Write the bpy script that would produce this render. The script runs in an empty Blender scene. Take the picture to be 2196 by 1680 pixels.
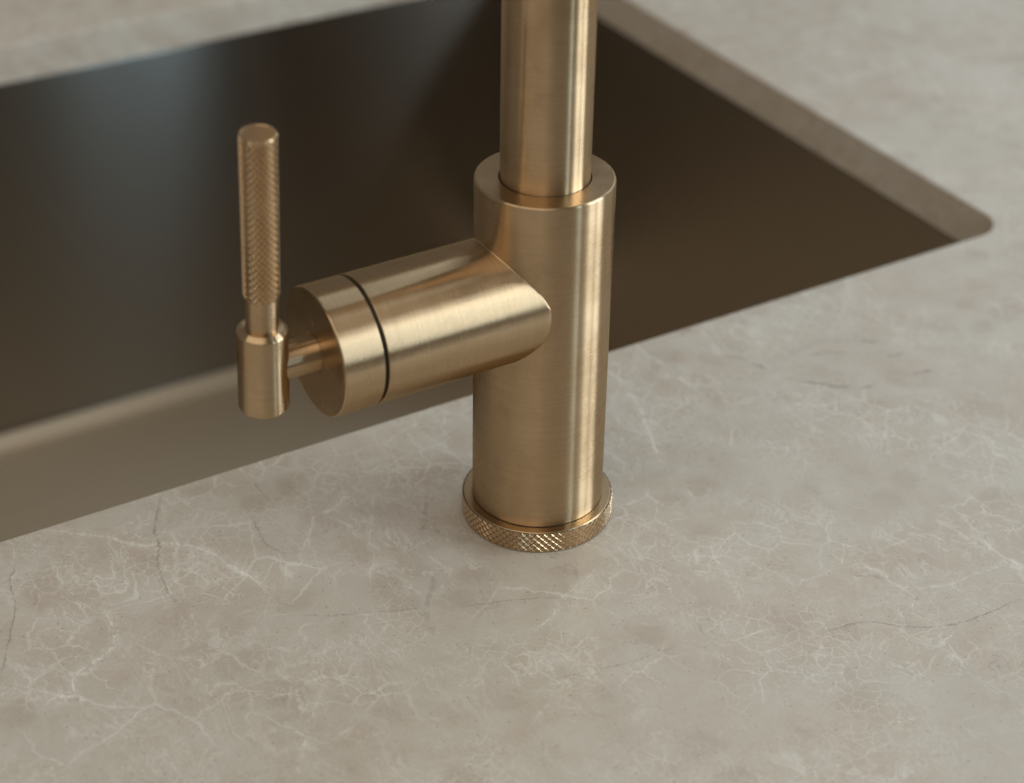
import bpy, bmesh, math, random
from mathutils import Vector, Matrix
random.seed(7)
S = 0.001                                   # everything below is measured in millimetres
scene = bpy.context.scene
col = scene.collection

# ------------------------------------------------------------------ camera
YAW, PITCH, ROLL = math.radians(58.457), math.radians(32.898), math.radians(0.973)
CAM = Vector((-342.0, -537.4, 465.66)) * S
fwd = Vector((math.cos(PITCH)*math.cos(YAW), math.cos(PITCH)*math.sin(YAW), -math.sin(PITCH)))
rgt = Vector((math.sin(YAW), -math.cos(YAW), 0.0))
upv = rgt.cross(fwd)
r2 = rgt*math.cos(ROLL) + upv*math.sin(ROLL)
u2 = upv*math.cos(ROLL) - rgt*math.sin(ROLL)
cd = bpy.data.cameras.new('camera'); cam = bpy.data.objects.new('camera', cd); col.objects.link(cam)
m = Matrix.Identity(4)
for i in range(3):
    m[i][0], m[i][1], m[i][2], m[i][3] = r2[i], u2[i], -fwd[i], CAM[i]
cam.matrix_world = m
cd.sensor_fit = 'HORIZONTAL'; cd.sensor_width = 36.0; cd.lens = 4345.27/2196*36
cd.clip_start = 0.01; cd.clip_end = 50
cd.dof.use_dof = True; cd.dof.focus_distance = 0.737; cd.dof.aperture_fstop = 6.8
scene.camera = cam

# ------------------------------------------------------------------ room light
world = bpy.data.worlds.new('World'); scene.world = world; world.use_nodes = True
bg = world.node_tree.nodes['Background']
bg.inputs['Color'].default_value = (1.0, 0.92, 0.82, 1); bg.inputs['Strength'].default_value = 0.19

def area_lamp(name, az, elev, dist, w, h, power, colour):
    """a rectangular lamp facing the tap"""
    a, e = math.radians(az), math.radians(elev)
    p = Vector((math.cos(a)*math.cos(e), math.sin(a)*math.cos(e), math.sin(e)))*dist
    d = bpy.data.lights.new(name, 'AREA'); d.shape = 'RECTANGLE'; d.size = w; d.size_y = h
    d.energy = power; d.color = colour
    o = bpy.data.objects.new(name, d); col.objects.link(o)
    o.location = p; o.rotation_euler = (-p).to_track_quat('-Z', 'Y').to_euler()
    return o
DAY = (0.84, 0.94, 1.0)
area_lamp('window_pane_lamp', 291.0, 17, 3.0, 0.10, 2.0, 2.6, (0.60, 0.84, 1.0))
area_lamp('window_pane_lamp', 294.2, 17, 3.0, 0.12, 2.0, 6.5, (0.60, 0.84, 1.0))
area_lamp('window_pane_lamp', 316.0, 17, 3.0, 0.64, 2.0, 34, DAY)
area_lamp('window_pane_lamp', 332.0, 17, 3.0, 0.60, 2.0, 36, DAY)
area_lamp('far_window_lamp', 22.0, 40, 3.0, 2.6, 2.6, 19, (0.78, 0.92, 1.0))
area_lamp('room_fill_lamp', 206.0, 54, 2.6, 3.0, 2.4, 26.5, (1.0, 0.88, 0.74))  # added soft fill from the left, stands in for room bounce

vs = scene.view_settings
vs.view_transform = 'Standard'; vs.look = 'None'; vs.exposure = 0.0; vs.gamma = 1.0; vs.use_curve_mapping = False
scene.render.engine = 'CYCLES'
scene.cycles.max_bounces = 7; scene.cycles.diffuse_bounces = 3; scene.cycles.glossy_bounces = 5

# ------------------------------------------------------------------ node helpers
class NT:
    def __init__(self, name):
        self.mat = bpy.data.materials.new(name); self.mat.use_nodes = True
        self.t = self.mat.node_tree; self.n = self.t.nodes; self.l = self.t.links
        self.bsdf = self.n['Principled BSDF']; self.dim = '3D'
    def new(self, kind, **kw):
        o = self.n.new(kind)
        for k, v in kw.items():
            if k.startswith('i_'):
                o.inputs[k[2:].replace('_', ' ')].default_value = v
            else:
                setattr(o, k, v)
        return o
    def link(self, a, b): self.l.new(a, b)
    def math(self, op, a, b=None, c=None, clamp=False):
        o = self.n.new('ShaderNodeMath'); o.operation = op; o.use_clamp = clamp
        for i, v in enumerate((a, b, c)):
            if v is None: continue
            if isinstance(v, (int, float)): o.inputs[i].default_value = v
            else: self.l.new(v, o.inputs[i])
        return o.outputs[0]
    def ramp(self, x, lo, hi, a=0.0, b=1.0, smooth=True):
        o = self.n.new('ShaderNodeMapRange'); o.interpolation_type = 'SMOOTHSTEP' if smooth else 'LINEAR'
        o.inputs['From Min'].default_value = lo; o.inputs['From Max'].default_value = hi
        o.inputs['To Min'].default_value = a; o.inputs['To Max'].default_value = b
        self.l.new(x, o.inputs['Value']); return o.outputs['Result']
    def noise(self, vec, scale, detail=4.0, rough=0.55, dist=0.0, out='Fac'):
        o = self.n.new('ShaderNodeTexNoise'); o.noise_dimensions = self.dim
        o.inputs['Scale'].default_value = scale; o.inputs['Detail'].default_value = detail
        o.inputs['Roughness'].default_value = rough; o.inputs['Distortion'].default_value = dist
        self.l.new(vec, o.inputs['Vector']); return o.outputs[out]
    def mixc(self, fac, a, b):
        o = self.n.new('ShaderNodeMix'); o.data_type = 'RGBA'
        for sock, v in ((o.inputs[0], fac), (o.inputs[6], a), (o.inputs[7], b)):
            if isinstance(v, (int, float)): sock.default_value = v
            elif isinstance(v, tuple): sock.default_value = (*v, 1)
            else: self.l.new(v, sock)
        return o.outputs[2]
    def vmath(self, op, a, b=None, s=None):
        o = self.n.new('ShaderNodeVectorMath'); o.operation = op
        for i, v in enumerate((a, b)):
            if v is None: continue
            if isinstance(v, tuple): o.inputs[i].default_value = v
            else: self.l.new(v, o.inputs[i])
        if s is not None: o.inputs['Scale'].default_value = s
        return o.outputs[0]

# ------------------------------------------------------------------ stone
# veins read off the slab, millimetres from the tap's axis: (points, width, strength)
CRACK = [
  ([(-122.0, 81.1), (-130.9, 65.6), (-136.3, 50.4), (-140.9, 38.5), (-143.9, 21.5), (-143.3, 13.5)], 0.55, 0.80),
  ([(-186.6, 67.2), (-191.7, 56.8), (-195.4, 43.6), (-201.3, 29.2), (-209.1, 15.1), (-212.5, 8.8)], 0.50, 0.80),
  ([(-32.1, 31.2), (-38.0, 20.0), (-45.2, 10.0), (-48.9, 3.8)], 1.40, 0.38),
  ([(-54.5, -11.1), (-56.9, -18.5), (-62.3, -26.7), (-67.4, -34.7), (-70.2, -40.6), (-72.5, -47.4)], 1.70, 0.46),
  ([(-108.7, -13.2), (-94.9, -20.5), (-79.7, -27.0), (-64.2, -32.9)], 0.35, 0.70),
  ([(-57.3, -38.0), (-49.4, -40.1), (-36.2, -44.2), (-21.6, -51.4)], 0.35, 0.70),
  ([(-75.3, 81.4), (-81.5, 75.7), (-86.1, 72.1), (-88.6, 63.7), (-87.3, 56.0)], 0.50, 0.50),
  ([(-97.8, 53.3), (-98.6, 45.3), (-100.4, 31.3), (-98.2, 21.9)], 0.55, 0.70),
  ([(50.7, -115.7), (65.9, -118.8), (80.1, -129.5), (90.8, -135.0), (101.1, -136.8), (114.2, -137.0), (127.8, -138.4)], 0.50, 0.90),
  ([(-50.5, -89.0), (-43.6, -88.8), (-22.9, -94.0), (-5.2, -95.7), (1.6, -96.1)], 0.45, 0.50),
  ([(162.8, 36.9), (170.0, 34.2), (176.8, 30.3)], 0.81, 1.20),
  ([(189.6, 35.1), (196.1, 30.1)], 0.81, 1.20),
  ([(145.6, 21.4), (151.1, 16.7), (156.2, 11.6), (162.1, 7.7)], 0.81, 1.20),
  ([(192.7, 2.2), (201.3, -0.0)], 0.90, 1.20),
  ([(155.3, 41.7), (163.2, 42.6), (170.4, 43.9)], 0.81, 0.84),
  ([(191.7, 19.7), (199.3, 16.2)], 0.81, 0.96),
  ([(130.4, 54.6), (133.5, 50.6), (138.0, 47.1)], 0.81, 0.72),
  ([(136.4, 43.6), (138.9, 37.5)], 1.08, 1.20),
  ([(125.1, 79.7), (129.1, 79.7), (132.8, 77.6)], 0.90, 0.84),
  ([(165.2, 5.2), (170.9, 3.4)], 0.90, 0.84),
  ([(186.2, -3.0), (190.2, -10.4)], 0.72, 0.72),
  ([(204.8, 18.9), (213.0, 16.0)], 0.72, 0.72),
  ([(173.3, 44.9), (183.6, 38.1)], 0.63, 0.60),
  ([(125.0, 79.0), (130.4, 54.6), (138.9, 37.5), (145.6, 21.4), (162.1, 7.7), (171.0, 3.4), (192.7, 2.2)], 0.55, 0.34),
  ([(152.0, 42.5), (170.4, 43.9), (183.6, 38.1), (196.1, 30.1), (206.0, 18.0), (222.0, 12.0)], 0.55, 0.34),
  ([(138.0, 47.1), (162.8, 36.9), (176.8, 30.3), (191.7, 19.7), (201.0, -1.0)], 0.50, 0.30),
]
WHITE = [
  ([(-170.8, 82.6), (-155.6, 69.7), (-149.0, 63.4), (-143.4, 54.4), (-133.9, 50.6), (-122.2, 39.0), (-118.3, 27.1), (-110.0, 5.0)], 2.60, 0.90),
  ([(-166.4, 26.1), (-168.3, 19.0), (-169.3, 12.2), (-173.4, 3.0)], 1.80, 0.90),
  ([(-170.3, 5.5), (-181.3, -1.0), (-188.3, -3.9), (-195.9, -13.1), (-202.0, -16.3)], 2.60, 0.90),
  ([(-58.8, 46.6), (-67.4, 39.3), (-74.8, 38.4)], 2.00, 1.00),
  ([(-74.9, 40.2), (-86.4, 26.6), (-94.3, 16.4)], 1.80, 0.70),
  ([(-186.5, 12.0), (-184.0, 16.3), (-180.1, 19.9), (-173.5, 23.5)], 1.40, 0.60),
  ([(-134.6, -72.3), (-138.9, -78.7), (-145.1, -86.3)], 1.80, 0.90),
  ([(-117.8, -51.6), (-127.4, -62.2), (-134.1, -71.3)], 1.20, 0.60),
  ([(-206.4, -15.1), (-198.6, -11.6), (-191.1, -19.9)], 4.00, 0.70),
  ([(80.1, 65.1), (72.3, 32.6), (62.6, 10.2), (60.3, -0.9)], 2.20, 0.90),
  ([(-19.9, -51.3), (-34.4, -61.2), (-40.2, -63.1)], 1.40, 0.80),
  ([(-27.7, -54.2), (-19.9, -51.3), (-1.4, -45.0)], 1.40, 0.70),
  ([(23.0, -21.2), (28.0, -27.1), (32.3, -37.8)], 1.00, 0.70),
  ([(43.7, -7.7), (43.0, -20.2), (50.2, -30.6)], 1.00, 0.60),
  ([(87.2, -105.6), (104.4, -116.5), (122.5, -117.4), (134.4, -119.4)], 1.00, 0.70),
  ([(89.8, -116.5), (83.2, -127.3)], 1.00, 0.60),
  ([(131.2, -79.3), (132.9, -102.7), (137.2, -126.8)], 3.00, 0.40),
  ([(46.2, -50.8), (42.0, -60.3), (38.5, -75.6), (33.3, -89.4)], 2.20, 0.50),
  ([(-55.3, -98.5), (-65.3, -104.0)], 2.00, 0.50),
  ([(-145.3, 58.8), (-150.7, 52.2), (-150.6, 45.7)], 1.60, 0.50),
  ([(-135.7, 73.4), (-140.6, 57.8)], 1.00, 0.60),
  ([(-49.4, 41.2), (-61.7, 20.7), (-71.9, 0.3), (-79.6, -12.5)], 1.40, 0.50),
  ([(-140.5, 11.9), (-143.2, 1.5), (-144.3, -5.2)], 1.20, 0.50),
]

def stone_material():
    k = NT('polished_marble'); k.dim = '2D'
    geo = k.new('ShaderNodeNewGeometry')
    P3 = k.vmath('SCALE', geo.outputs['Position'], s=1000.0)         # mm
    sz = k.new('ShaderNodeSeparateXYZ'); k.link(P3, sz.inputs[0])
    sh = k.math('MULTIPLY', sz.outputs[2], 0.8)                      # the pattern runs on down the slab's edge
    cz = k.new('ShaderNodeCombineXYZ')
    k.link(k.math('ADD', sz.outputs[0], sh), cz.inputs[0]); k.link(k.math('ADD', sz.outputs[1], sh), cz.inputs[1])
    P = cz.outputs[0]
    # ragged coordinates
    w1 = k.vmath('SUBTRACT', k.noise(P, 0.055, 5, 0.62, out='Color'), (0.5, 0.5, 0.5))
    w2 = k.vmath('SUBTRACT', k.noise(P, 0.5, 3, 0.6, out='Color'), (0.5, 0.5, 0.5))
    Pw = k.vmath('ADD', k.vmath('ADD', P, k.vmath('SCALE', w1, s=10.0)), k.vmath('SCALE', w2, s=0.9))
    Ps = k.vmath('ADD', k.vmath('ADD', P, k.vmath('SCALE', w2, s=2.0)), k.vmath('SCALE', w1, s=4.0))

    sway = k.math('MULTIPLY', k.math('SUBTRACT', k.noise(P, 0.09, 2, 0.5, 0.3), 0.5), 7.0)
    def polyline(items, soft, thread=False):
        total = None
        for pts, w, a in items:
            p0, p1 = Vector(pts[0]), Vector(pts[-1])
            d = p1 - p0; L = d.length; d.normalize(); nrm = Vector((-d.y, d.x))
            mp = k.new('ShaderNodeMapping'); an = math.atan2(d.y, d.x)
            mp.vector_type = 'TEXTURE'
            mp.inputs['Location'].default_value = (p0.x, p0.y, 0); mp.inputs['Rotation'].default_value = (0, 0, an)
            mp.inputs['Scale'].default_value = (L, 1, 1); k.link(Ps, mp.inputs['Vector'])
            sx = k.new('ShaderNodeSeparateXYZ'); k.link(mp.outputs[0], sx.inputs[0])
            u, v = sx.outputs[0], sx.outputs[1]
            if len(pts) > 2:
                fc = k.new('ShaderNodeFloatCurve'); c = fc.mapping.curves[0]
                uv = sorted(((Vector(q)-p0).dot(d)/L, (Vector(q)-p0).dot(nrm)) for q in pts)
                c.points[0].location = (0, 0.5); c.points[1].location = (1, 0.5)
                for a_, b_ in uv[1:-1]: c.points.new(a_, 0.5 + b_/80.0)
                fc.mapping.update(); k.link(u, fc.inputs['Value'])
                v = k.math('SUBTRACT', v, k.math('MULTIPLY', k.math('SUBTRACT', fc.outputs[0], 0.5), 80.0))
            dist = k.math('ABSOLUTE', v)
            ends = k.ramp(k.math('ABSOLUTE', k.math('SUBTRACT', u, 0.5)), 0.53, 0.38, 0, 1, False)
            mk = k.math('MULTIPLY', k.ramp(dist, w*soft, w*0.12, 0.0, a, False), ends)
            if thread:                           # a braid of thin parallel threads inside the band
                ph = k.math('ADD', k.math('MULTIPLY', v, 3.1/1.25), sway)
                th = k.ramp(k.math('ABSOLUTE', k.math('SINE', ph)), 0.62, 0.05, 0.12, 1.0, False)
                th = k.math('MAXIMUM', th, k.ramp(dist, w*0.38, w*0.05, 0.0, 0.9, False))
                mk = k.math('MULTIPLY', mk, th)
            total = mk if total is None else k.math('MAXIMUM', total, mk)
        return total
    crack = polyline(CRACK, 1.0)
    white = polyline(WHITE, 1.6, True)

    # clouded ground colour
    n_big = k.noise(P, 0.014, 5, 0.6, 0.6)
    n_mid = k.noise(Pw, 0.06, 6, 0.62)
    n_fine = k.noise(P, 0.75, 3, 0.7)
    colr = k.mixc(k.ramp(n_big, 0.35, 0.65), (0.500, 0.428, 0.350), (0.520, 0.474, 0.398))
    colr = k.mixc(k.ramp(n_mid, 0.42, 0.72, 0.0, 0.55), colr, (0.575, 0.542, 0.470))
    colr = k.mixc(k.ramp(n_mid, 0.44, 0.22, 0.0, 0.50), colr, (0.420, 0.348, 0.280))
    colr = k.mixc(k.ramp(n_fine, 0.3, 0.7, 0.0, 0.26), colr, (0.64, 0.595, 0.52))
    # rounded darker clasts
    vo = k.new('ShaderNodeTexVoronoi', feature='F1', voronoi_dimensions='2D'); vo.inputs['Scale'].default_value = 0.045
    k.link(Pw, vo.inputs['Vector'])
    clast = k.math('MULTIPLY', k.ramp(vo.outputs['Distance'], 0.42, 0.20), k.ramp(k.noise(P, 0.02, 2), 0.46, 0.62))
    colr = k.mixc(k.math('MULTIPLY', clast, 0.34), colr, (0.402, 0.319, 0.253))

    # webs of pale veins at three scales, each fading in and out
    def web(scale, width, mask_scale, lo, hi, seed, src):
        v = k.new('ShaderNodeTexVoronoi', feature='DISTANCE_TO_EDGE', voronoi_dimensions='2D'); v.inputs['Scale'].default_value = scale
        k.link(k.vmath('ADD', src, (seed*37.1, seed*11.7, 0)), v.inputs['Vector'])
        e = k.ramp(v.outputs['Distance'], width, 0.0)
        mm = k.noise(k.vmath('ADD', P, (seed*91.0, 13.0*seed, 5.0)), mask_scale, 3, 0.6)
        return k.math('MULTIPLY', e, k.ramp(mm, lo, hi))
    def ridges(scale, width, mask_scale, lo, hi, seed, stretch):
        mp = k.new('ShaderNodeMapping'); mp.inputs['Rotation'].default_value = (0, 0, seed*1.3)
        mp.inputs['Scale'].default_value = (1.0, stretch, 1.0); mp.inputs['Location'].default_value = (seed*17, seed*5, 0)
        k.link(Pw, mp.inputs['Vector'])
        n = k.noise(mp.outputs[0], scale, 5, 0.62, 0.8)
        e = k.ramp(k.math('ABSOLUTE', k.math('SUBTRACT', n, 0.5)), width, 0.0)
        mm = k.noise(k.vmath('ADD', P, (seed*53.0, 29.0*seed, 9.0)), mask_scale, 3, 0.6)
        return k.math('MULTIPLY', e, k.ramp(mm, lo, hi))
    v1 = web(0.030, 0.030, 0.014, 0.48, 0.66, 1.0, Pw)
    v2 = web(0.075, 0.045, 0.016, 0.48, 0.68, 2.0, Pw)
    v3 = web(0.19, 0.075, 0.018, 0.48, 0.68, 3.0, Pw)
    r1 = ridges(0.045, 0.020, 0.016, 0.45, 0.66, 1.0, 0.45)
    r2_ = ridges(0.11, 0.032, 0.018, 0.45, 0.68, 2.0, 0.5)
    r3 = ridges(0.42, 0.045, 0.016, 0.44, 0.70, 3.0, 0.6)
    pale = (0.790, 0.765, 0.690)
    for msk, f in ((r3, 0.34), (v3, 0.40), (r2_, 0.44), (v2, 0.46), (r1, 0.46), (v1, 0.44)):
        colr = k.mixc(k.math('MULTIPLY', msk, f), colr, pale)
    # the named white veins: fibrous, broken up by fine noise
    brk = k.ramp(k.noise(P, 0.30, 4, 0.65, 0.6), 0.36, 0.58, 0.15, 1.0)
    colr = k.mixc(k.math('MULTIPLY', k.math('MULTIPLY', white, brk), 0.8), colr, (0.84, 0.83, 0.76))
    # small dark flecks and thin grey seams
    sp = k.new('ShaderNodeTexVoronoi', feature='F1', voronoi_dimensions='2D'); sp.inputs['Scale'].default_value = 0.085; k.link(P, sp.inputs['Vector'])
    colr = k.mixc(k.ramp(sp.outputs['Distance'], 0.045, 0.015, 0.0, 0.5), colr, (0.22, 0.165, 0.12))
    g1 = ridges(0.016, 0.0035, 0.03, 0.52, 0.66, 5.0, 0.35)
    colr = k.mixc(k.math('MULTIPLY', g1, 0.45), colr, (0.286, 0.253, 0.220))
    crk = k.math('MULTIPLY', crack, k.ramp(k.noise(P, 0.16, 4, 0.65), 0.36, 0.56, 0.22, 1.0))
    colr = k.mixc(k.math('MULTIPLY', crk, 0.70), colr, (0.185, 0.160, 0.138))
    b = k.bsdf
    k.link(colr, b.inputs['Base Color'])
    k.link(k.ramp(k.noise(P, 0.12, 4), 0.3, 0.7, 0.27, 0.36), b.inputs['Roughness'])
    b.inputs['Specular IOR Level'].default_value = 0.5
    return k.mat
MARBLE = stone_material()

def brass_material(name, brushed=True, rough=0.275):
    k = NT(name); b = k.bsdf
    tc = k.new('ShaderNodeTexCoord'); P = k.vmath('SCALE', tc.outputs['Object'], s=1000.0)
    blot = k.noise(P, 0.035, 4, 0.55)
    c = k.mixc(k.ramp(blot, 0.35, 0.68), (0.525, 0.380, 0.230), (0.580, 0.428, 0.268))
    mp = k.new('ShaderNodeMapping'); mp.inputs['Scale'].default_value = (0.004, 0.004, 5.0); k.link(P, mp.inputs['Vector'])
    lines = k.noise(mp.outputs[0], 1.0, 3, 0.7)
    mq = k.new('ShaderNodeMapping'); mq.inputs['Scale'].default_value = (0.012, 0.012, 1.1); k.link(P, mq.inputs['Vector'])
    c = k.mixc(k.ramp(k.noise(mq.outputs[0], 1.0, 4, 0.7), 0.35, 0.65, 0.0, 0.22 if brushed else 0.08), c, (0.40, 0.275, 0.145))
    c = k.mixc(k.ramp(k.noise(P, 0.09, 4, 0.6, 0.8), 0.46, 0.70, 0.0, 0.32), c, (0.425, 0.30, 0.175))
    # a few specks of dust and dried water
    vo = k.new('ShaderNodeTexVoronoi', feature='F1'); vo.inputs['Scale'].default_value = 0.16; k.link(P, vo.inputs['Vector'])
    speck = k.math('MULTIPLY', k.ramp(vo.outputs['Distance'], 0.055, 0.02), k.ramp(k.noise(P, 0.05, 2), 0.52, 0.62))
    c = k.mixc(k.math('MULTIPLY', speck, 0.4), c, (0.75, 0.66, 0.52))
    k.link(c, b.inputs['Base Color']); b.inputs['Metallic'].default_value = 1.0
    rr = k.math('ADD', k.ramp(blot, 0.3, 0.7, rough-0.035, rough+0.055), k.ramp(lines, 0.3, 0.7, -0.008, 0.008))
    rsum = k.math('ADD', rr, k.math('MULTIPLY', speck, 0.3)); k.link(rsum, b.inputs['Roughness'])
    if brushed:                                # turned finish: fine grooves round the axis smear reflections along it
        g = k.new('ShaderNodeBsdfAnisotropic', distribution='GGX'); g.inputs['Anisotropy'].default_value = -0.71
        g.inputs['Rotation'].default_value = 0.25
        t = k.new('ShaderNodeTangent', direction_type='RADIAL', axis='Z'); k.link(t.outputs[0], g.inputs['Tangent'])
        k.link(c, g.inputs['Color']); k.link(rsum, g.inputs['Roughness'])
        k.link(g.outputs[0], k.n['Material Output'].inputs['Surface'])
    return k.mat
BRASS = brass_material('brushed_brass')
BRASS_KNURL = brass_material('knurled_brass', False, 0.21)
BRASS_FACE = brass_material('turned_brass', False, 0.24)

def dark_material():
    k = NT('gap_shade_and_gasket'); b = k.bsdf  # near-black puts shade into gaps and contact line; also the spout gasket
    tc = k.new('ShaderNodeTexCoord'); n = k.noise(k.vmath('SCALE', tc.outputs['Object'], s=1000.0), 0.8, 3)
    k.link(k.mixc(n, (0.018, 0.014, 0.010), (0.03, 0.024, 0.018)), b.inputs['Base Color']); b.inputs['Roughness'].default_value = 0.6
    return k.mat
DARK = dark_material()

def steel_material(name, rough, aniso, gain=1.0, hue=(1, 1, 1)):
    k = NT(name); b = k.bsdf
    geo = k.new('ShaderNodeNewGeometry'); P = k.vmath('SCALE', geo.outputs['Position'], s=1000.0)
    mp = k.new('ShaderNodeMapping'); mp.inputs['Scale'].default_value = (0.02, 0.6, 1.6); k.link(P, mp.inputs['Vector'])
    lines = k.noise(mp.outputs[0], 1.0, 4, 0.7)
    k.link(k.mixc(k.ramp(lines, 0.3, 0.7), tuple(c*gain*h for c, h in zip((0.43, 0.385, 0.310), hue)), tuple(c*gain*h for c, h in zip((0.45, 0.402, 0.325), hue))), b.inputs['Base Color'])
    b.inputs['Metallic'].default_value = 1.0
    base = b.inputs['Base Color'].links[0].from_socket
    k.link(k.ramp(lines, 0.3, 0.7, rough-0.008, rough+0.008), b.inputs['Roughness'])
    b.inputs['Anisotropic'].default_value = aniso
    cx = k.new('ShaderNodeCombineXYZ'); cx.inputs['Y'].default_value = 0.3; cx.inputs['Z'].default_value = 1.0
    k.link(cx.outputs[0], b.inputs['Tangent'])
    if aniso > 0.9:                            # rolled grain along the walls: reflections smear up and down
        g = k.new('ShaderNodeBsdfAnisotropic', distribution='GGX'); g.inputs['Anisotropy'].default_value = -0.80
        g.inputs['Roughness'].default_value = rough
        k.link(cx.outputs[0], g.inputs['Tangent']); k.link(base, g.inputs['Color'])
        k.link(g.outputs[0], k.n['Material Output'].inputs['Surface'])
    return k.mat
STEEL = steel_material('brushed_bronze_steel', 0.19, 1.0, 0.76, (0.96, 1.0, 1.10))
STEEL_FLOOR = steel_material('satin_bronze_steel_lit', 0.55, 0.4, 1.45, (1.05, 0.98, 0.91))  # same steel, lighter than the walls: the floor's light put into colour

# ------------------------------------------------------------------ mesh helpers
def flat_normals(o):
    w = o.modifiers.new('weighted_normals', 'WEIGHTED_NORMAL'); w.keep_sharp = True; w.weight = 100; w.thresh = 0.0001

def link_mesh(name, verts, faces, mat, parent=None, smooth=True, angle=35):
    me = bpy.data.meshes.new(name)
    me.from_pydata([(x*S, y*S, z*S) for x, y, z in verts], [], faces)
    bm = bmesh.new(); bm.from_mesh(me); bmesh.ops.remove_doubles(bm, verts=bm.verts, dist=1e-7)
    bmesh.ops.recalc_face_normals(bm, faces=bm.faces)
    if smooth:
        for f in bm.faces: f.smooth = True
        ca = math.radians(angle)
        for e in bm.edges:
            if len(e.link_faces) == 2 and e.calc_face_angle(0) > ca: e.smooth = False
    bm.to_mesh(me); bm.free()
    me.materials.append(mat)
    o = bpy.data.objects.new(name, me); col.objects.link(o); o.parent = parent
    if angle < 180: flat_normals(o)
    return o

def lathe(name, prof, mat, parent=None, seg=128, closed=False, face=None, **kw):
    """revolve (radius, z) points round the local Z axis; radius 0 closes an end"""
    vs_, fs = [], []; rings = []
    for r, z in prof:
        if r < 1e-6:
            rings.append([len(vs_)]); vs_.append((0, 0, z))
        else:
            rings.append(list(range(len(vs_), len(vs_)+seg)))
            vs_ += [(r*math.cos(2*math.pi*i/seg), r*math.sin(2*math.pi*i/seg), z) for i in range(seg)]
    pairs = list(zip(rings[:-1], rings[1:])) + ([(rings[-1], rings[0])] if closed else [])
    for a, b in pairs:
        for i in range(seg):
            j = (i+1) % seg
            if len(a) == 1: fs.append((a[0], b[i], b[j]))
            elif len(b) == 1: fs.append((a[i], a[j], b[0]))
            else: fs.append((a[i], a[j], b[j], b[i]))
    o = link_mesh(name, vs_, fs, mat, parent, **kw)
    if face:                                   # the turned flats square to the axis have their own finish
        o.data.materials.append(face)
        for p in o.data.polygons:
            if abs(p.normal.z) > 0.97: p.material_index = 1
    return o

def arc(cx, cz, r, a0, a1, n=5):
    return [(cx + r*math.cos(math.radians(a0+(a1-a0)*i/n)), cz + r*math.sin(math.radians(a0+(a1-a0)*i/n))) for i in range(n+1)]

def knurl(name, R, z0, z1, starts, rows, depth, mat, parent, g=0.17):
    """cylinder wall cut by two crossing families of V grooves; the facets follow the grooves exactly"""
    fr = (0.0, g, 1.0-g); P3 = 3*starts
    def pos(i): return i//3 + fr[i % 3]
    vs_, fs, idx = [], [], {}
    def vert(ip, iq):
        key = (ip % P3, ip-iq)
        if key not in idx:
            p, q = pos(ip), pos(iq)
            v = min(max((p-q)/2, 0.0), float(rows)); u = (p+q)/2
            groove = max(0 if ip % 3 else 1, 0 if iq % 3 else 1)
            if v in (0.0, float(rows)): groove = max(groove, 0.5)
            r = R - depth*groove; th = 2*math.pi*u/starts
            idx[key] = len(vs_); vs_.append((r*math.cos(th), r*math.sin(th), z0+(z1-z0)*v/rows))
        return idx[key]
    for ip in range(P3):
        for iq in range(ip-6*rows-6, ip+6):
            vv = [(pos(ip+a)-pos(iq+b))/2 for a, b in ((0, 0), (1, 0), (1, 1), (0, 1))]
            if max(vv) <= 1e-6 or min(vv) >= rows-1e-6: continue
            fs.append((vert(ip, iq), vert(ip+1, iq), vert(ip+1, iq+1), vert(ip, iq+1)))
    return link_mesh(name, vs_, fs, mat, parent, smooth=False, angle=180)

def rrect(x0, x1, y0, y1, r, n=10):
    pts = []
    for cx, cy, a in ((x1-r, y1-r, 0), (x0+r, y1-r, 90), (x0+r, y0+r, 180), (x1-r, y0+r, 270)):
        for i in range(n+1):
            t = math.radians(a+90*i/n); pts.append((cx+r*math.cos(t), cy+r*math.sin(t)))
    return pts

def tagged(o, label, cat, kind=None):
    o['label'] = label; o['category'] = cat
    if kind: o['kind'] = kind
    return o

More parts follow.
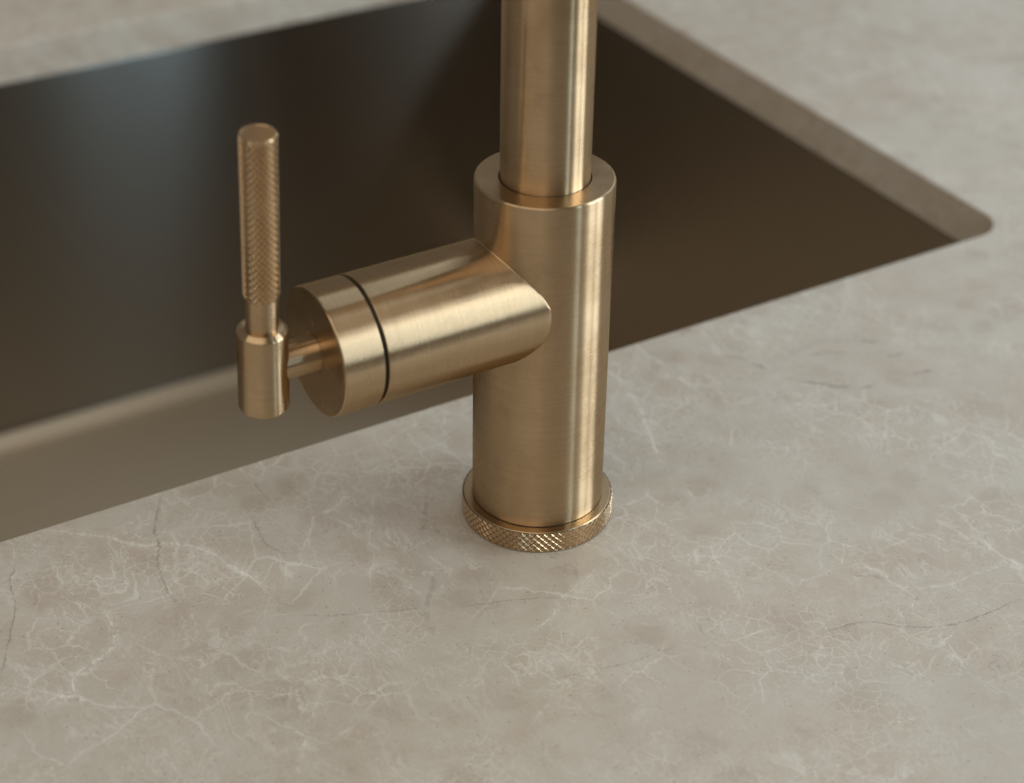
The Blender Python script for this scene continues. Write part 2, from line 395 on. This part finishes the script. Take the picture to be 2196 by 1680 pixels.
# ------------------------------------------------------------------ worktop with the sink cut-out
YF, YB, XR, XL, TH, CR = 82.81, 529.7, 320.31, -400.0, 23.03, 17.0
def offset_hole(o): return rrect(XL-o, XR+o, YF-o, YB+o, CR+o)
def build_worktop():
    bm = bmesh.new()
    def loop(pts, z): return [bm.verts.new((x*S, y*S, z*S)) for x, y in pts]
    def wall(a, b):
        n = len(a)
        for i in range(n):
            bm.faces.new((a[i], a[(i+1) % n], b[(i+1) % n], b[i]))
    B = 0.9
    rings = []
    for i in range(5):
        t = math.radians(90*i/4); rings.append(loop(offset_hole(B*(1-math.sin(t))), -B*(1-math.cos(t))))
    rings.append(loop(offset_hole(0), -TH+B))
    for i in range(1, 4):
        t = math.radians(90*i/3); rings.append(loop(offset_hole(B*(1-math.cos(t))), -TH+B-B*math.sin(t)))
    for a, b in zip(rings[:-1], rings[1:]): wall(a, b)
    ox0, ox1, oy0, oy1 = -1500, 1500, -300, 1150
    e = 1.5
    outs = [loop(rrect(ox0+e, ox1-e, oy0+e, oy1-e, 3), 0), loop(rrect(ox0, ox1, oy0, oy1, 4), -e),
            loop(rrect(ox0, ox1, oy0, oy1, 4), -TH+e), loop(rrect(ox0+e, ox1-e, oy0+e, oy1-e, 3), -TH)]
    for a, b in zip(outs[:-1], outs[1:]): wall(b, a)
    for inner, outer in ((rings[0], outs[0]), (rings[-1], outs[-1])):
        n = len(inner)                         # same corner order and count on both loops
        for i in range(n):
            bm.faces.new((outer[i], outer[(i+1) % n], inner[(i+1) % n], inner[i]))
    bmesh.ops.recalc_face_normals(bm, faces=bm.faces)
    for f in bm.faces: f.smooth = True
    for ed in bm.edges:
        if len(ed.link_faces) == 2 and ed.calc_face_angle(0) > math.radians(40): ed.smooth = False
    me = bpy.data.meshes.new('countertop'); bm.to_mesh(me); bm.free(); me.materials.append(MARBLE)
    o = bpy.data.objects.new('countertop', me); col.objects.link(o)
    flat_normals(o)
    o['kind'] = 'structure'; o['label'] = 'beige veined marble countertop with a sink cut-out'
    return o
build_worktop()

# ------------------------------------------------------------------ undermount sink
def build_sink():
    root = bpy.data.objects.new('undermount_sink', None); col.objects.link(root)
    root.location = (0, 0, -TH*S)
    tagged(root, 'dark brushed metal sink bowl set under the marble cut-out', 'sink')
    W, D, F = 1.5, 242.0, 15.0                # reveal, bowl depth below the slab, bottom fillet
    prof = [(40, -1.6), (40, -0.35), (W+1.2, -0.35), (W+0.35, -0.7), (W, -1.6)]
    bowl = [(W, -1.6), (W, -D+F)]
    for i in range(1, 9):
        t = math.radians(90*i/8); bowl.append((W-F*(1-math.cos(t)), -D+F-F*math.sin(t)))
    bowl += [(-60, -D-0.6), (-140, -D-2.2), (-205, -D-3.5)]
    floor = bowl[3:]; bowl = bowl[:4]
    def loft(name, pr, cap, mat=STEEL):
        vs_, fs, n = [], [], 44
        for o, z in pr:
            r = max(CR+6+o, 4.0)
            vs_ += [(x, y, z) for x, y in rrect(XL-o, XR+o, YF-o, YB+o, r)]
        for j in range(len(pr)-1):
            for i in range(n):
                k_ = (i+1) % n; fs.append((j*n+i, j*n+k_, (j+1)*n+k_, (j+1)*n+i))
        if cap: fs.append(tuple(range((len(pr)-1)*n, len(pr)*n)))
        ob = link_mesh(name, vs_, fs, mat, root, angle=50)
        sol = ob.modifiers.new('thickness', 'SOLIDIFY'); sol.thickness = 0.0012; sol.offset = 0
        ob.modifiers.move(len(ob.modifiers)-1, 0)
        return ob
    loft('flange', prof, False)
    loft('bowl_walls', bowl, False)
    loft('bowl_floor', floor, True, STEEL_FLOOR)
    return root
build_sink()

# ------------------------------------------------------------------ tap
H, RC, HC, RP, RB = 143.81, 28.97, 9.13, 15.98, 25.0
RA, ZA, XG, XE = 23.43, 99.38, -75.75, -91.7
tap = bpy.data.objects.new('kitchen_tap', None); col.objects.link(tap)
tagged(tap, 'brushed brass kitchen tap with knurled base ring and side lever on marble', 'tap')

# base collar: plain core with the knurled band as its sub-part
lathe('contact_shade_ring', [(0, 0), (RC-0.55, 0), (RC-0.55, 0.4), (0, 0.4)], DARK, tap, seg=160)  # dark ring added under the collar as painted contact shade
collar = lathe('base_collar', [(0, 0.35), (RC-1.0, 0.35)] + [(RC-0.55, 0.5), (RC-0.55, HC-0.45)] + arc(RC-0.95, HC-0.5, 0.5, 20, 90)
               + [(22, HC), (0, HC)], BRASS_FACE, tap, seg=160)
knurl('knurled_band', RC, 0.38, HC-0.3, 65, 3, 0.34, BRASS_KNURL, collar, 0.15)

# body: lower seam, wall, rounded rim, top ring and the socket that takes the pipe
lathe('body', [(20, HC-0.4), (RB-0.9, HC+0.02), (RB-0.5, HC+0.06), (RB-0.12, HC+0.25), (RB, HC+0.6)]
      + arc(RB-0.8, H-0.8, 0.8, 0, 90, 6) + [(RP+0.6, H), (RP+0.42, H-0.2), (RP+0.4, H-6)], BRASS, tap, seg=192, face=BRASS_FACE)
lathe('body_seam', [(RB-0.2, HC+0.01), (RB+0.05, HC+0.05), (RB+0.03, HC+0.18), (RB-0.3, HC+0.2)], DARK, tap, seg=160, closed=True)

# spout: straight riser, then the bend over the bowl
# riser and bend are two meshes so that the brushing runs round the riser's own axis
lathe('spout_riser', [(RP, H-5), (RP, 330)], BRASS, tap, seg=128)
def build_bend():
    seg = 64; vs_, fs = [], []
    pts = []
    for i in range(25):
        t = math.pi*i/24
        pts.append((Vector((0, 95-95*math.cos(t), 330+95*math.sin(t))), Vector((0, math.sin(t), math.cos(t)))))
    pts.append((Vector((0, 190, 285)), Vector((0, 0, -1))))
    for c, d in pts:
        ex = Vector((1, 0, 0)); ey = d.cross(ex)
        for i in range(seg):
            a = 2*math.pi*i/seg; vs_.append(tuple(c + (ex*math.cos(a) + ey*math.sin(a))*RP))
    for j in range(len(pts)-1):
        for i in range(seg):
            k_ = (i+1) % seg; fs.append((j*seg+i, j*seg+k_, (j+1)*seg+k_, (j+1)*seg+i))
    fs.append(tuple(range((len(pts)-1)*seg, len(pts)*seg)))
    return link_mesh('spout_bend', vs_, fs, BRASS_FACE, tap, angle=50)
build_bend()
lathe('spout_gasket', [(RP-0.3, H-3.5), (RP+0.41, H-3.5), (RP+0.41, H-0.8), (RP-0.3, H-0.9)], DARK, tap, seg=96, closed=True)

# valve housing: local Z runs away from the body (world -X); its root is mitred to the body with a small weld fillet
TO_ARM = Matrix(((0, 0, -1), (0, 1, 0), (1, 0, 0))).to_4x4()      # local z -> -X, local x -> +Z, local y -> +Y
def arm_place(o):
    o.matrix_local = Matrix.Translation((0, 0, ZA*S)) @ TO_ARM
    return o
def build_housing():
    seg, rf, er = 160, 0.4, 1.7
    L = -XG - 0.75
    vs_, fs = [], []; rows = []
    for i in range(seg):
        ph = 2*math.pi*i/seg; cx, cy = math.cos(ph), math.sin(ph)
        t_ = min(max((abs(cy)-0.86)/0.14, 0.0), 1.0); t_ = t_*t_*(3-2*t_)      # flanks are blended round, top and bottom keep a weld line
        f_ = rf*(1-t_) - er*t_
        def saddle(y, a):
            z = math.sqrt(max(RB*RB - y*y, 0.0)); return z*(1-t_) + max(z, 9.9)*t_ + a
        row = []
        b0 = f_ - 3.0*t_
        row.append((cx*(RA+b0), cy*(RA+b0), saddle(cy*(RA+max(f_, 0)), -0.3-3.0*t_)))
        for k_ in range(9):
            t = math.radians(90*k_/8)
            b = f_*(1-math.sin(t)); a = abs(f_)*(1-math.cos(t))
            row.append((cx*(RA+b), cy*(RA+b), saddle(cy*(RA+max(b, 0)), a)))
        z_s = saddle(cy*RA, abs(f_))
        for k_ in range(1, 7):
            row.append((cx*RA, cy*RA, z_s + (L-0.3-z_s)*k_/6))
        row.append((cx*(RA-0.08), cy*(RA-0.08), L-0.1)); row.append((cx*(RA-0.3), cy*(RA-0.3), L)); row.append((cx*14, cy*14, L))
        rows.append(row)
    m_ = len(rows[0])
    for row in rows: vs_ += row
    for i in range(seg):
        j = (i+1) % seg
        for k_ in range(m_-1):
            fs.append((i*m_+k_, j*m_+k_, j*m_+k_+1, i*m_+k_+1))
    return arm_place(link_mesh('valve_housing', vs_, fs, BRASS, tap, angle=45))
housing = build_housing()
arm_place(lathe('shadow_gap', [(RA-4, -XG-1.6), (RA-1.3, -XG-1.6), (RA-1.3, -XG+1.6), (RA-4, -XG+1.6)], DARK, tap, seg=96, closed=True))  # core coloured dark to put shade into the groove
cap = arm_place(lathe('end_cap', [(12, -XG+0.75), (RA-0.3, -XG+0.75), (RA-0.08, -XG+0.85), (RA, -XG+1.1)]
                      + arc(RA-0.6, -XE-0.6, 0.6, 0, 90, 5) + [(7.3, -XE), (7.1, -XE-0.4), (0, -XE-0.4)], BRASS, tap, seg=160, face=BRASS_FACE))
XLV, LEAN = -111.0, math.radians(-4.5)
arm_place(lathe('pivot_pin', [(6.5, -XE-3), (6.5, -XLV-3), (0, -XLV-3)], BRASS, tap, seg=72))

# lever: socket on the pin, neck, knurled grip; local Z is the lever's own axis
lever_m = Matrix.Translation((XLV*S, 0, ZA*S)) @ Matrix.Rotation(-LEAN, 4, 'X')
def lever_place(o): o.matrix_local = lever_m; return o
RS = 8.7
lever_place(lathe('lever_socket', [(0, -16.2), (RS-1.2, -16.2)] + arc(RS-1.2, -15.0, 1.2, -90, 0, 5) + arc(RS-1.0, 14.9, 1.0, 0, 50, 6)
                  + arc(RS-2.1, 16.2, 0.7, 40, 90, 4) + [(4.5, 16.9), (0, 16.9)], BRASS, tap, seg=96))
lever_place(lathe('lever_neck', [(5.6, 14.5), (5.6, 31.0)], BRASS, tap, seg=72))
grip = lever_place(lathe('lever_grip', [(0, 28.8), (5.5, 28.8), (5.55, 29.3), (5.55, 31.0), (5.55, 88.0), (5.85, 90.0)] + arc(5.75, 90.2, 0.15, 0, 90, 4)
                  + [(5.3, 90.35), (5.1, 90.2), (0, 90.15)], BRASS_FACE, tap, seg=96))
knurl('knurled_sleeve', 6.1, 29.2, 90.2, 18, 24, 0.62, BRASS_KNURL, grip, 0.2)
